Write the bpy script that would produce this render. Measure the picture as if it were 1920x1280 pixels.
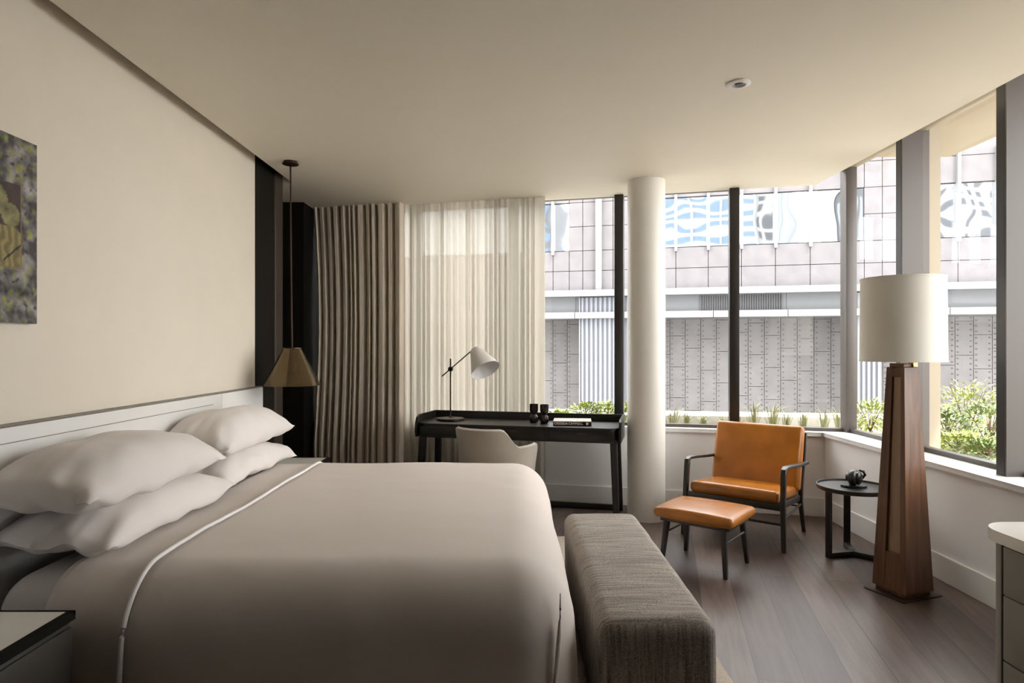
import bpy, bmesh, math, random
from mathutils import Vector, Matrix, noise
R = math.radians
PI = math.pi
random.seed(7)
for o in list(bpy.data.objects):
    bpy.data.objects.remove(o)
S = bpy.context.scene
C = S.collection

# ------------------------------------------------------------------ camera
cd = bpy.data.cameras.new('camera')
cam = bpy.data.objects.new('camera', cd)
C.objects.link(cam)
cam.location = (0, 0, 1.4)
cam.rotation_euler = (R(90), 0, 0)
cd.sensor_width = 36
cd.lens = 22.5
cd.shift_y = 0.00625
cd.clip_end = 500
S.camera = cam

# ------------------------------------------------------------------ light
S.view_settings.view_transform = 'Standard'
S.view_settings.look = 'None'
S.view_settings.gamma = 1
S.view_settings.use_curve_mapping = False
S.view_settings.exposure = 0.32
w = bpy.data.worlds.new('sky')
S.world = w
w.use_nodes = True
nt = w.node_tree
bg = nt.nodes['Background']
bg.inputs['Color'].default_value = (1.0, 0.972, 0.962, 1)
bg.inputs['Strength'].default_value = 7.5
sd = bpy.data.lights.new('sun', 'SUN')
sd.energy = 4.0
sd.angle = R(1.5)
sd.color = (1.0, 0.95, 0.86)
sun = bpy.data.objects.new('sun', sd)
C.objects.link(sun)
sun.rotation_euler = Vector((-0.30, 0.62, -1.0)).to_track_quat('-Z', 'Y').to_euler()

# ------------------------------------------------------------------ materials
def mat(name, col, rough=0.6, metal=0.0, noise_amt=0.0, nscale=8.0, bump=0.0, bscale=60.0, spec=0.5, sheen=0.0, stretch=(1, 1, 1)):
    m = bpy.data.materials.new(name)
    m.use_nodes = True
    n, l = m.node_tree.nodes, m.node_tree.links
    b = n['Principled BSDF']
    b.inputs['Base Color'].default_value = (*col, 1)
    b.inputs['Roughness'].default_value = rough
    b.inputs['Metallic'].default_value = metal
    b.inputs['Specular IOR Level'].default_value = spec
    if sheen:
        b.inputs['Sheen Weight'].default_value = sheen
    tc = n.new('ShaderNodeTexCoord')
    mp = n.new('ShaderNodeMapping')
    mp.inputs['Scale'].default_value = stretch
    l.new(tc.outputs['Object'], mp.inputs['Vector'])
    if noise_amt:
        t = n.new('ShaderNodeTexNoise')
        t.inputs['Scale'].default_value = nscale
        t.inputs['Detail'].default_value = 6
        l.new(mp.outputs[0], t.inputs['Vector'])
        r = n.new('ShaderNodeValToRGB')
        r.color_ramp.elements[0].position = 0.3
        r.color_ramp.elements[1].position = 0.7
        r.color_ramp.elements[0].color = (*[c * (1 - noise_amt) for c in col], 1)
        r.color_ramp.elements[1].color = (*[min(1, c * (1 + noise_amt)) for c in col], 1)
        l.new(t.outputs['Fac'], r.inputs[0])
        l.new(r.outputs[0], b.inputs['Base Color'])
    if bump:
        t2 = n.new('ShaderNodeTexNoise')
        t2.inputs['Scale'].default_value = bscale
        t2.inputs['Detail'].default_value = 3
        l.new(mp.outputs[0], t2.inputs['Vector'])
        bp = n.new('ShaderNodeBump')
        bp.inputs['Strength'].default_value = bump
        bp.inputs['Distance'].default_value = 0.01
        l.new(t2.outputs['Fac'], bp.inputs['Height'])
        l.new(bp.outputs[0], b.inputs['Normal'])
    return m

M = {}
M['ceiling'] = mat('ceiling paint', (0.80, 0.745, 0.64), 0.55, noise_amt=0.01, nscale=3)
M['cream'] = mat('cream wall covering', (0.80, 0.73, 0.615), 0.6, noise_amt=0.015, nscale=5, bump=0.03, bscale=200)
M['white'] = mat('white wall paint', (0.85, 0.845, 0.84), 0.45, noise_amt=0.01, nscale=4)
M['trim'] = mat('white gloss trim', (0.80, 0.79, 0.77), 0.35)
M['black'] = mat('black stained panel', (0.010, 0.009, 0.007), 0.6, spec=0.10, noise_amt=0.15, nscale=10, stretch=(1, 1, 0.1))
M['brownblack'] = mat('dark brown panel', (0.045, 0.034, 0.026), 0.4)
M['frame'] = mat('black aluminium', (0.016, 0.014, 0.013), 0.4)
M['greyalu'] = mat('grey brown aluminium', (0.085, 0.073, 0.067), 0.45, metal=0.1)
M['column'] = mat('column paint', (0.78, 0.755, 0.70), 0.4, noise_amt=0.01, nscale=4)
M['linen'] = mat('bed linen', (0.67, 0.605, 0.555), 0.75, bump=0.12, bscale=9, sheen=0.15)
M['pillow'] = mat('pillowcase cotton', (0.80, 0.75, 0.72), 0.75, bump=0.22, bscale=8, sheen=0.15)
M['piping'] = mat('white piping', (0.92, 0.90, 0.90), 0.6)
M['deskwood'] = mat('black stained oak', (0.012, 0.010, 0.009), 0.42, spec=0.35, noise_amt=0.25, nscale=12, stretch=(0.2, 3, 3))
M['blackwood'] = mat('black ash frame', (0.018, 0.015, 0.013), 0.38, noise_amt=0.2, nscale=20)
M['brass'] = mat('bronze metal', (0.06, 0.040, 0.030), 0.35, metal=0.8)
M['gold'] = mat('brass collar', (0.65, 0.45, 0.2), 0.3, metal=1)
M['leather'] = mat('tan leather', (0.37, 0.128, 0.012), 0.27, noise_amt=0.18, nscale=6, bump=0.10, bscale=160)
M['chairfab'] = mat('taupe suede', (0.33, 0.29, 0.235), 0.8, noise_amt=0.08, nscale=5, sheen=0.3)
M['shade'] = mat('off white lampshade linen', (0.78, 0.745, 0.67), 0.7, bump=0.05, bscale=300)
M['deskshade'] = mat('white enamel', (0.80, 0.78, 0.76), 0.4)
M['stone'] = mat('white stone top', (0.80, 0.77, 0.70), 0.25, noise_amt=0.05, nscale=3)
M['darkcab'] = mat('dark grey lacquer', (0.060, 0.055, 0.048), 0.45)
M['greige'] = mat('greige leather front', (0.23, 0.21, 0.175), 0.5, noise_amt=0.05, nscale=20)
M['blackiron'] = mat('cast iron', (0.012, 0.012, 0.013), 0.3, bump=0.2, bscale=60)
M['smoke'] = mat('smoked glass', (0.03, 0.018, 0.018), 0.12)
M['paper'] = mat('book paper', (0.80, 0.77, 0.70), 0.8)
M['rug'] = mat('beige rug', (0.50, 0.44, 0.37), 0.95, noise_amt=0.12, nscale=60, bump=0.5, bscale=300)
M['fstone'] = mat('mauve facade stone', (0.114, 0.107, 0.114), 0.8, noise_amt=0.10, nscale=3, bump=0.2, bscale=15)
M['fwhite'] = mat('white facade metal', (0.17, 0.17, 0.173), 0.6)
M['fgrey'] = mat('grey facade panel', (0.10, 0.105, 0.11), 0.6)
M['fdark'] = mat('dark joint', (0.075, 0.072, 0.078), 0.8)
M['stud'] = mat('studded steel panel', (0.11, 0.104, 0.103), 0.6, noise_amt=0.12, nscale=2)
M['fcol'] = mat('pale fluted cladding', (0.14, 0.148, 0.170), 0.5)
M['soffit'] = mat('cream render', (0.36, 0.31, 0.235), 0.8)
M['concrete'] = mat('pale concrete', (0.34, 0.33, 0.31), 0.9, noise_amt=0.08, nscale=4)
M['soil'] = mat('pale mulch', (0.26, 0.215, 0.15), 0.95, noise_amt=0.3, nscale=12)
M['studs'] = mat('dark bolt heads', (0.045, 0.042, 0.042), 0.6)
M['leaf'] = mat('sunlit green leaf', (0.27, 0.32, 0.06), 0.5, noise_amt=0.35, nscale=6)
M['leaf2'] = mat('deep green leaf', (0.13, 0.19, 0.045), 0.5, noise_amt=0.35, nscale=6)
M['blade'] = mat('strappy grey green leaf', (0.20, 0.21, 0.085), 0.5, noise_amt=0.3, nscale=6)
M['stem'] = mat('twig', (0.12, 0.08, 0.04), 0.8)
M['twhite'] = mat('tower white', (0.23, 0.23, 0.225), 0.7)
M['tblue'] = mat('tower blue glass', (0.055, 0.085, 0.12), 0.6)
M['tgrey'] = mat('tower grey', (0.14, 0.148, 0.15), 0.7)
M['tdark'] = mat('tower dark', (0.05, 0.05, 0.055), 0.6)

def wood(name, c1, c2, rough, stretch):
    m = mat(name, c1, rough)
    n, l = m.node_tree.nodes, m.node_tree.links
    b = n['Principled BSDF']
    mp = [x for x in n if x.type == 'MAPPING'][0]
    mp.inputs['Scale'].default_value = stretch
    t = n.new('ShaderNodeTexNoise'); t.inputs['Scale'].default_value = 3.0
    t.inputs['Detail'].default_value = 8; t.inputs['Distortion'].default_value = 1.2
    l.new(mp.outputs[0], t.inputs['Vector'])
    r = n.new('ShaderNodeValToRGB')
    r.color_ramp.elements[0].position = 0.3; r.color_ramp.elements[1].position = 0.72
    r.color_ramp.elements[0].color = (*c1, 1); r.color_ramp.elements[1].color = (*c2, 1)
    l.new(t.outputs['Fac'], r.inputs[0]); l.new(r.outputs[0], b.inputs['Base Color'])
    return m
M['walnut'] = wood('walnut veneer', (0.075, 0.030, 0.013), (0.17, 0.078, 0.036), 0.36, (7, 7, 0.7))
M['walnutpale'] = wood('pale walnut inlay', (0.24, 0.15, 0.09), (0.40, 0.27, 0.17), 0.45, (7, 7, 0.7))

def plank_mat():
    m = mat('dark oak floorboards', (0.1, 0.06, 0.04), 0.36)
    n, l = m.node_tree.nodes, m.node_tree.links
    b = n['Principled BSDF']
    mp = [x for x in n if x.type == 'MAPPING'][0]
    mp.inputs['Rotation'].default_value = (0, 0, R(90 + 13.5))
    br = n.new('ShaderNodeTexBrick')
    br.inputs['Scale'].default_value = 1.0
    br.inputs['Brick Width'].default_value = 2.1
    br.inputs['Row Height'].default_value = 0.19
    br.inputs['Mortar Size'].default_value = 0.0035
    br.inputs['Mortar Smooth'].default_value = 0.3
    br.inputs['Color1'].default_value = (0.048, 0.032, 0.026, 1)
    br.inputs['Color2'].default_value = (0.125, 0.088, 0.073, 1)
    br.inputs['Mortar'].default_value = (0.03, 0.018, 0.012, 1)
    br.offset = 0.37
    l.new(mp.outputs[0], br.inputs['Vector'])
    mp2 = n.new('ShaderNodeMapping'); mp2.inputs['Scale'].default_value = (1.2, 16, 1)
    l.new(mp.outputs[0], mp2.inputs['Vector'])
    t = n.new('ShaderNodeTexNoise'); t.inputs['Scale'].default_value = 2.2; t.inputs['Detail'].default_value = 9
    t.inputs['Distortion'].default_value = 0.6
    l.new(mp2.outputs[0], t.inputs['Vector'])
    mx = n.new('ShaderNodeMix'); mx.data_type = 'RGBA'; mx.blend_type = 'MULTIPLY'
    mx.inputs[0].default_value = 0.75
    r = n.new('ShaderNodeValToRGB')
    r.color_ramp.elements[0].position = 0.3; r.color_ramp.elements[1].position = 0.65
    r.color_ramp.elements[0].color = (0.45, 0.42, 0.40, 1)
    r.color_ramp.elements[1].color = (1.1, 1.05, 1.0, 1)
    l.new(t.outputs['Fac'], r.inputs[0])
    l.new(br.outputs['Color'], mx.inputs[6]); l.new(r.outputs[0], mx.inputs[7])
    l.new(mx.outputs[2], b.inputs['Base Color'])
    bp = n.new('ShaderNodeBump'); bp.inputs['Strength'].default_value = 0.12; bp.inputs['Distance'].default_value = 0.004
    l.new(t.outputs['Fac'], bp.inputs['Height']); l.new(bp.outputs[0], b.inputs['Normal'])
    return m
M['floor'] = plank_mat()

def weave_mat():
    m = mat('grey brown slub weave', (0.3, 0.27, 0.24), 0.9)
    n, l = m.node_tree.nodes, m.node_tree.links
    b = n['Principled BSDF']
    tc = [x for x in n if x.type == 'TEX_COORD'][0]
    # long thin slubs that run round the bench, following the cloth
    mp = n.new('ShaderNodeMapping'); mp.inputs['Scale'].default_value = (5, 130, 12)
    l.new(tc.outputs['Object'], mp.inputs['Vector'])
    t = n.new('ShaderNodeTexNoise'); t.inputs['Scale'].default_value = 1.0; t.inputs['Detail'].default_value = 3
    l.new(mp.outputs[0], t.inputs['Vector'])
    mpe = n.new('ShaderNodeMapping'); mpe.inputs['Scale'].default_value = (130, 5, 6)
    l.new(tc.outputs['Object'], mpe.inputs['Vector'])
    te = n.new('ShaderNodeTexNoise'); te.inputs['Scale'].default_value = 1.0; te.inputs['Detail'].default_value = 3
    l.new(mpe.outputs[0], te.inputs['Vector'])
    sx = n.new('ShaderNodeSeparateXYZ'); l.new(tc.outputs['Normal'], sx.inputs[0])
    ab = n.new('ShaderNodeMath'); ab.operation = 'ABSOLUTE'; l.new(sx.outputs['Y'], ab.inputs[0])
    gt = n.new('ShaderNodeMath'); gt.operation = 'GREATER_THAN'; gt.inputs[1].default_value = 0.71; l.new(ab.outputs[0], gt.inputs[0])
    mxe = n.new('ShaderNodeMix'); l.new(gt.outputs[0], mxe.inputs[0]); l.new(t.outputs['Fac'], mxe.inputs[2]); l.new(te.outputs['Fac'], mxe.inputs[3])
    mp2 = n.new('ShaderNodeMapping'); mp2.inputs['Scale'].default_value = (1, 1, 1)
    l.new(tc.outputs['Object'], mp2.inputs['Vector'])
    ck = n.new('ShaderNodeTexNoise'); ck.inputs['Scale'].default_value = 260; ck.inputs['Detail'].default_value = 1
    l.new(mp2.outputs[0], ck.inputs['Vector'])
    ad = n.new('ShaderNodeMath'); ad.operation = 'ADD'
    l.new(mxe.outputs[0], ad.inputs[0]); l.new(ck.outputs['Fac'], ad.inputs[1])
    hf = n.new('ShaderNodeMath'); hf.operation = 'MULTIPLY'; hf.inputs[1].default_value = 0.5
    l.new(ad.outputs[0], hf.inputs[0])
    r = n.new('ShaderNodeValToRGB')
    r.color_ramp.elements[0].position = 0.36; r.color_ramp.elements[1].position = 0.62
    r.color_ramp.elements[0].color = (0.135, 0.115, 0.10, 1)
    r.color_ramp.elements[1].color = (0.47, 0.42, 0.37, 1)
    l.new(hf.outputs[0], r.inputs[0]); l.new(r.outputs[0], b.inputs['Base Color'])
    bp = n.new('ShaderNodeBump'); bp.inputs['Strength'].default_value = 0.5; bp.inputs['Distance'].default_value = 0.003
    l.new(hf.outputs[0], bp.inputs['Height']); l.new(bp.outputs[0], b.inputs['Normal'])
    return m
M['weave'] = weave_mat()

def glass_mat(name, tint, refl=1.0):
    m = bpy.data.materials.new(name); m.use_nodes = True
    n, l = m.node_tree.nodes, m.node_tree.links
    n.clear()
    out = n.new('ShaderNodeOutputMaterial')
    tr = n.new('ShaderNodeBsdfTransparent'); tr.inputs[0].default_value = (*tint, 1)
    gl = n.new('ShaderNodeBsdfGlossy'); gl.inputs['Roughness'].default_value = 0.0
    fr = n.new('ShaderNodeLayerWeight'); fr.inputs['Blend'].default_value = 0.5
    pw_ = n.new('ShaderNodeMath'); pw_.operation = 'POWER'; pw_.inputs[1].default_value = 5.0
    ml = n.new('ShaderNodeMath'); ml.operation = 'MULTIPLY_ADD'; ml.inputs[1].default_value = refl; ml.inputs[2].default_value = 0.035
    l.new(fr.outputs['Facing'], pw_.inputs[0])
    mx = n.new('ShaderNodeMixShader')
    l.new(pw_.outputs[0], ml.inputs[0]); l.new(ml.outputs[0], mx.inputs[0])
    l.new(tr.outputs[0], mx.inputs[1]); l.new(gl.outputs[0], mx.inputs[2]); l.new(mx.outputs[0], out.inputs[0])
    return m
M['glass'] = glass_mat('window glass', (0.97, 0.98, 0.975), 0.6)

def cloth_mat(name, col, transp, transl, bump=0.0):
    m = bpy.data.materials.new(name); m.use_nodes = True
    n, l = m.node_tree.nodes, m.node_tree.links
    n.clear()
    out = n.new('ShaderNodeOutputMaterial')
    df = n.new('ShaderNodeBsdfDiffuse'); df.inputs[0].default_value = (*col, 1)
    tl = n.new('ShaderNodeBsdfTranslucent'); tl.inputs[0].default_value = (*col, 1)
    tr = n.new('ShaderNodeBsdfTransparent')
    m1 = n.new('ShaderNodeMixShader'); m1.inputs[0].default_value = transl
    m2 = n.new('ShaderNodeMixShader'); m2.inputs[0].default_value = transp
    l.new(df.outputs[0], m1.inputs[1]); l.new(tl.outputs[0], m1.inputs[2])
    l.new(m1.outputs[0], m2.inputs[1]); l.new(tr.outputs[0], m2.inputs[2]); l.new(m2.outputs[0], out.inputs[0])
    return m
M['sheer'] = cloth_mat('sheer voile', (0.585, 0.545, 0.47), 0.03, 0.5)
M['drape'] = cloth_mat('beige blackout cloth', (0.77, 0.685, 0.58), 0.0, 0.0)

def pendant_mat():
    m = mat('smoked bronze mesh', (0.17, 0.125, 0.07), 0.18, metal=0.85)
    n, l = m.node_tree.nodes, m.node_tree.links
    b = n['Principled BSDF']; b.inputs['Alpha'].default_value = 0.72
    return m
M['pendant'] = pendant_mat()

def mirror_glass():
    m = mat('reflective facade glazing', (0.75, 0.80, 0.84), 0.02, metal=1.0)
    n, l = m.node_tree.nodes, m.node_tree.links
    b = n['Principled BSDF']
    mp = [x for x in n if x.type == 'MAPPING'][0]
    t = n.new('ShaderNodeTexNoise'); t.inputs['Scale'].default_value = 1.3; t.inputs['Detail'].default_value = 0
    l.new(mp.outputs[0], t.inputs['Vector'])
    bp = n.new('ShaderNodeBump'); bp.inputs['Strength'].default_value = 0.10; bp.inputs['Distance'].default_value = 0.05
    l.new(t.outputs['Fac'], bp.inputs['Height']); l.new(bp.outputs[0], b.inputs['Normal'])
    return m
M['mirror'] = mirror_glass()

# ------------------------------------------------------------------ builders
def finish(name, bm, m, parent=None, loc=None, rot=None, smooth=35, solid=0, props=None):
    me = bpy.data.meshes.new(name)
    bmesh.ops.recalc_face_normals(bm, faces=bm.faces)
    bm.to_mesh(me); bm.free()
    me.materials.append(M[m] if isinstance(m, str) else m)
    if smooth:
        me.shade_smooth()
        me.set_sharp_from_angle(angle=R(smooth))
    o = bpy.data.objects.new(name, me)
    C.objects.link(o)
    if parent: o.parent = parent
    if loc: o.location = loc
    if rot: o.rotation_euler = rot
    if solid:
        s = o.modifiers.new('thickness', 'SOLIDIFY'); s.thickness = solid; s.offset = 0
    for k, v in (props or {}).items(): o[k] = v
    return o
def tag(o, label, cat, group=None, kind=None):
    o['label'] = label; o['category'] = cat
    if group: o['group'] = group
    if kind: o['kind'] = kind
    return o
def thing(name, label, cat, loc=(0, 0, 0), rz=0, group=None):
    o = bpy.data.objects.new(name, None); C.objects.link(o)
    o.empty_display_size = 0.05
    o.location = loc; o.rotation_euler = (0, 0, rz)
    return tag(o, label, cat, group)
def struct(name, bm, m, parent=None, **k):
    o = finish(name, bm, m, parent, **k)
    if not parent: o['kind'] = 'structure'
    return o
def sthing(name, loc=(0, 0, 0), rz=0):
    o = bpy.data.objects.new(name, None); C.objects.link(o)
    o.location = loc; o.rotation_euler = (0, 0, rz); o['kind'] = 'structure'
    return o
def B(): return bmesh.new()
def merge(bm, t):
    me = bpy.data.meshes.new('t'); t.to_mesh(me); t.free(); bm.from_mesh(me); bpy.data.meshes.remove(me)
    return bm
def box(bm, x0, x1, y0, y1, z0, z1, bev=0.0, seg=2):
    t = bmesh.new()
    bmesh.ops.create_cube(t, size=1)
    for v in t.verts:
        v.co = Vector((x0 if v.co.x < 0 else x1, y0 if v.co.y < 0 else y1, z0 if v.co.z < 0 else z1))
    if bev:
        bmesh.ops.bevel(t, geom=t.edges[:], offset=bev, segments=seg, affect='EDGES', profile=0.5)
    return merge(bm, t)
def prism(bm, pts, z0, z1, bev=0.0):
    t = bmesh.new()
    lo = [t.verts.new((p[0], p[1], z0)) for p in pts]
    hi = [t.verts.new((p[0], p[1], z1)) for p in pts]
    t.faces.new(lo[::-1]); t.faces.new(hi)
    n = len(pts)
    for i in range(n):
        t.faces.new((lo[i], lo[(i + 1) % n], hi[(i + 1) % n], hi[i]))
    if bev:
        es = [e for e in t.edges if abs(e.verts[0].co.z - e.verts[1].co.z) < 1e-6]
        bmesh.ops.bevel(t, geom=es, offset=bev, segments=2, affect='EDGES')
    return merge(bm, t)
def loft(bm, rings, caps=True, closed=False):
    vr = [[bm.verts.new(p) for p in r] for r in rings]
    n = len(vr[0])
    m = len(vr)
    for i in range(m if closed else m - 1):
        a, b = vr[i], vr[(i + 1) % m]
        for j in range(n):
            bm.faces.new((a[j], a[(j + 1) % n], b[(j + 1) % n], b[j]))
    if caps and not closed:
        bm.faces.new(vr[0][::-1]); bm.faces.new(vr[-1])
    return bm
def frames(pts, up=None):
    out = []
    for i, p in enumerate(pts):
        a = pts[max(0, i - 1)]; b = pts[min(len(pts) - 1, i + 1)]
        d = (Vector(b) - Vector(a)).normalized()
        u = Vector(up) if up else Vector((0, 0, 1))
        if abs(d.dot(u)) > 0.95: u = Vector((0, 1, 0)) if abs(d.y) < 0.9 else Vector((1, 0, 0))
        x = d.cross(u).normalized(); y = x.cross(d).normalized()
        out.append((x, y))
    return out
def tube(bm, pts, r, seg=12):
    pts = [Vector(p) for p in pts]
    rr = r if isinstance(r, (list, tuple)) else [r] * len(pts)
    rings = []
    for p, (x, y), q in zip(pts, frames(pts), rr):
        rings.append([p + x * q * math.cos(2 * PI * k / seg) + y * q * math.sin(2 * PI * k / seg) for k in range(seg)])
    return loft(bm, rings)
def bar(bm, pts, w, d, up=None, rnd=0.25):
    """rounded rectangular bar swept through pts; w (across) and d (along up) may be lists"""
    pts = [Vector(p) for p in pts]
    ws = w if isinstance(w, (list, tuple)) else [w] * len(pts)
    ds = d if isinstance(d, (list, tuple)) else [d] * len(pts)
    rings = []
    for p, (x, y), a, b in zip(pts, frames(pts, up), ws, ds):
        q = rnd * min(a, b)
        ring = []
        for cx, cy, a0 in ((1, 1, 0), (-1, 1, 90), (-1, -1, 180), (1, -1, 270)):
            for k in range(4):
                t = R(a0 + 30 * k)
                ring.append(p + x * (cx * (a / 2 - q) + q * math.cos(t)) + y * (cy * (b / 2 - q) + q * math.sin(t)))
        rings.append(ring)
    return loft(bm, rings)
def lathe(bm, prof, seg=32, c=(0, 0, 0), mtx=None, cap=True):
    t = bmesh.new()
    rings = [[Vector((r * math.cos(2 * PI * k / seg), r * math.sin(2 * PI * k / seg), z)) for k in range(seg)] for r, z in prof]
    loft(t, rings, caps=cap)
    bmesh.ops.remove_doubles(t, verts=t.verts, dist=1e-5)
    for v in t.verts:
        if mtx: v.co = mtx @ v.co
        v.co += Vector(c)
    return merge(bm, t)
def rbox(bm, x0, x1, y0, y1, z0, z1, r, n=(20, 20, 10), disp=None):
    """box with rounded edges and a fine grid that disp(co, normal) may shape"""
    hx, hy, hz = (x1 - x0) / 2, (y1 - y0) / 2, (z1 - z0) / 2
    c = Vector(((x0 + x1) / 2, (y0 + y1) / 2, (z0 + z1) / 2))
    r = min(r, hx, hy, hz)
    t = bmesh.new()
    vd = {}
    def samp(h, m):
        core = [-(h - r) + 2 * (h - r) * i / m for i in range(m + 1)] if h > r + 1e-6 else [0.0]
        k = 5
        edge = [(h - r) + r * math.tan(R(45) * j / k) for j in range(1, k + 1)]
        return [-e for e in edge[::-1]] + core + edge
    ax = [samp(hx, n[0]), samp(hy, n[1]), samp(hz, n[2])]
    H = (hx, hy, hz)
    def vert(p):
        k = (round(p[0], 5), round(p[1], 5), round(p[2], 5))
        if k not in vd:
            q = Vector([max(-(H[i] - r), min(H[i] - r, p[i])) for i in range(3)])
            d = Vector(p) - q
            nn = d.normalized() if d.length > 1e-9 else Vector((0, 0, 1))
            co = c + q + nn * r
            if disp: co = disp(co, nn)
            vd[k] = t.verts.new(co)
        return vd[k]
    for a in range(3):
        b_, c_ = (a + 1) % 3, (a + 2) % 3
        for sgn in (-1, 1):
            for i in range(len(ax[b_]) - 1):
                for j in range(len(ax[c_]) - 1):
                    q = []
                    for di, dj in ((0, 0), (1, 0), (1, 1), (0, 1)):
                        p = [0, 0, 0]; p[a] = sgn * H[a]; p[b_] = ax[b_][i + di]; p[c_] = ax[c_][j + dj]
                        q.append(vert(p))
                    if len(set(q)) == 4:
                        try: t.faces.new(q if sgn > 0 else q[::-1])
                        except ValueError: pass
    return merge(bm, t)
def cushion(bm, x0, x1, y0, y1, z0, z1, r, puff=0.01, n=(14, 14, 4)):
    cx, cy, cz = (x0 + x1) / 2, (y0 + y1) / 2, (z0 + z1) / 2
    hx, hy = (x1 - x0) / 2, (y1 - y0) / 2
    def d(co, nn):
        k = max(0, 1 - ((co.x - cx) / hx) ** 2) ** 0.5 * max(0, 1 - ((co.y - cy) / hy) ** 2) ** 0.5
        return co + Vector((0, 0, nn.z * puff * k))
    return rbox(bm, x0, x1, y0, y1, z0, z1, r, n, d)

SL = -0.25                                     # slope of the far wall
FA = math.atan(SL)                             # its heading
def W(x, c=5.97): return c + SL * x
CZ = 2.77                                      # ceiling height

# ================================================================== the room
b = B(); prism(b, [(-3.2, -1.6), (2.62, -1.6), (2.62, W(2.62, 6.0)), (-3.2, W(-3.2, 6.0))], -0.15, 0)
struct('floor', b, 'floor')
b = B()
prism(b, [(-1.823, -1.6), (2.555, -1.6), (2.555, W(2.555, 6.03)), (-3.2, W(-3.2, 6.03)), (-3.2, 5.33), (-1.823, 5.33)], CZ, CZ + 0.10)
struct('ceiling', b, 'ceiling', smooth=0)
b = B(); prism(b, [(-3.3, -1.7), (3.62, -1.7), (3.62, 5.3), (2.9, 5.3), (2.85, W(2.85, 6.2)), (-3.3, W(-3.3, 6.2))], 2.98, 3.35)
struct('trim_1', b, 'soffit', smooth=0)
b = B(); box(b, 2.50, 2.555, -1.6, W(2.5, 5.98), CZ + .1, 2.978)
struct('trim_2', b, 'ceiling', smooth=0)
# left wall, slightly behind the ceiling edge so a shadow gap runs along its top
b = B(); box(b, -2.1, -1.92, 1.2, 4.78, 0, 2.975); struct('wall_left', b, 'cream', smooth=0)
b = B(); box(b, -2.1, -1.92, -1.6, 1.199, 0, 2.975); struct('wall_left_rear', b, 'black', smooth=0)  # unseen stretch, made black to cut light bouncing onto the bed
b = B(); box(b, -2.1, -1.915, 4.78, 5.15, 0, 2.98, .004); struct('wall_left_black_panel', b, 'black', smooth=0)
b = B(); box(b, -2.1, -1.905, 5.152, 5.33, 0, 2.98, .012); struct('wall_left_brown_panel', b, 'brownblack', smooth=0)
b = B()
box(b, -3.2, -2.1, 5.23, 5.33, 0, CZ); box(b, -3.3, -3.2, 5.2, 6.9, 0, CZ)
struct('wall_alcove', b, 'black', smooth=0)
b = B(); prism(b, [(-3.2, 6.02), (-1.96, 6.02), (-1.96, W(-1.96, 6.06)), (-3.2, W(-3.2, 6.06))], 0, CZ)
struct('wall_alcove_far', b, 'black', smooth=0)
b = B(); box(b, -3.3, 3.0, -1.75, -1.6, 0, 2.975); struct('wall_back', b, 'black', smooth=0)  # unseen, black so that the near side of the bed stays dark
# low wall under the far windows and along the right
ct, st = math.cos(FA), math.sin(FA)
b = B(); prism(b, [(-1.96, W(-1.96)), (2.6, W(2.6)), (2.86, W(2.86)), (2.86, W(2.86, 6.14)), (-1.96, W(-1.96, 6.14))], 0, 0.665)
struct('wall_far', b, 'white', smooth=0)
b = B(); prism(b, [(2.6, -1.6), (2.9, -1.6), (2.9, W(2.9, 5.965)), (2.6, W(2.6, 5.965))], 0, 0.665)
struct('wall_right', b, 'white', smooth=0)
b = B(); prism(b, [(-1.96, W(-1.96, 5.94)), (2.575, W(2.575, 5.94)), (2.575, -1.6), (2.9, -1.6), (2.9, W(2.9, 6.16)), (-1.96, W(-1.96, 6.16))], 0.667, 0.70, .004)
struct('trim_3', b, 'trim')
for i, pts in enumerate((
    [(-1.96, W(-1.96, 5.948)), (2.585, W(2.585, 5.948)), (2.6, W(2.6, 5.969)), (-1.96, W(-1.96, 5.969))],
    [(2.583, -1.6), (2.599, -1.6), (2.599, W(2.6, 5.945)), (2.583, W(2.583, 5.945))])):
    b = B(); prism(b, pts, 0, .155, .003); struct('baseboard_' + ('far', 'right')[i], b, 'trim')

# round column
b = B(); lathe(b, [(.153, 0), (.153, CZ)], 64, (1.105, 5.27, 0), cap=True)
tag(finish('round_column', b, 'column'), 'round off white column from floor to ceiling beside the desk', 'column')

# ---- far windows: bays between deep black mullions, panes behind
mull = [-1.90, -0.945, 0.01, 0.965, 1.915]
def ybar(x, c): return W(x, c)
for i in range(5):
    w_ = sthing('window_%d' % (i + 1), (mull[i], W(mull[i], 6.0), 0.70), FA)
    nx = mull[i + 1] if i < 4 else 2.80
    L = (nx - mull[i]) / ct
    zt = CZ - .70 if i < 4 else 2.895 - .70
    m_ = B(); box(m_, -.04, .04, -.05, .10, 0, CZ - .70, .004); finish('mullion', m_, 'frame', w_)
    f = B(); box(f, .04, L - .04, .03, .08, 0, .028, .003); box(f, .04, L - .04, .03, .08, zt - .0, zt + .05)
    finish('window_frame', f, 'greyalu', w_)
    g = B(); box(g, .04, L - .04, .05, .058, .028, zt); finish('pane', g, 'glass', w_, smooth=0)
# corner post
b = B(); box(b, -.045, .045, -.045, .055, .70, 2.98, .004)
struct('trim_5', b, 'greyalu', loc=(2.805, 5.33, 0))
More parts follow.
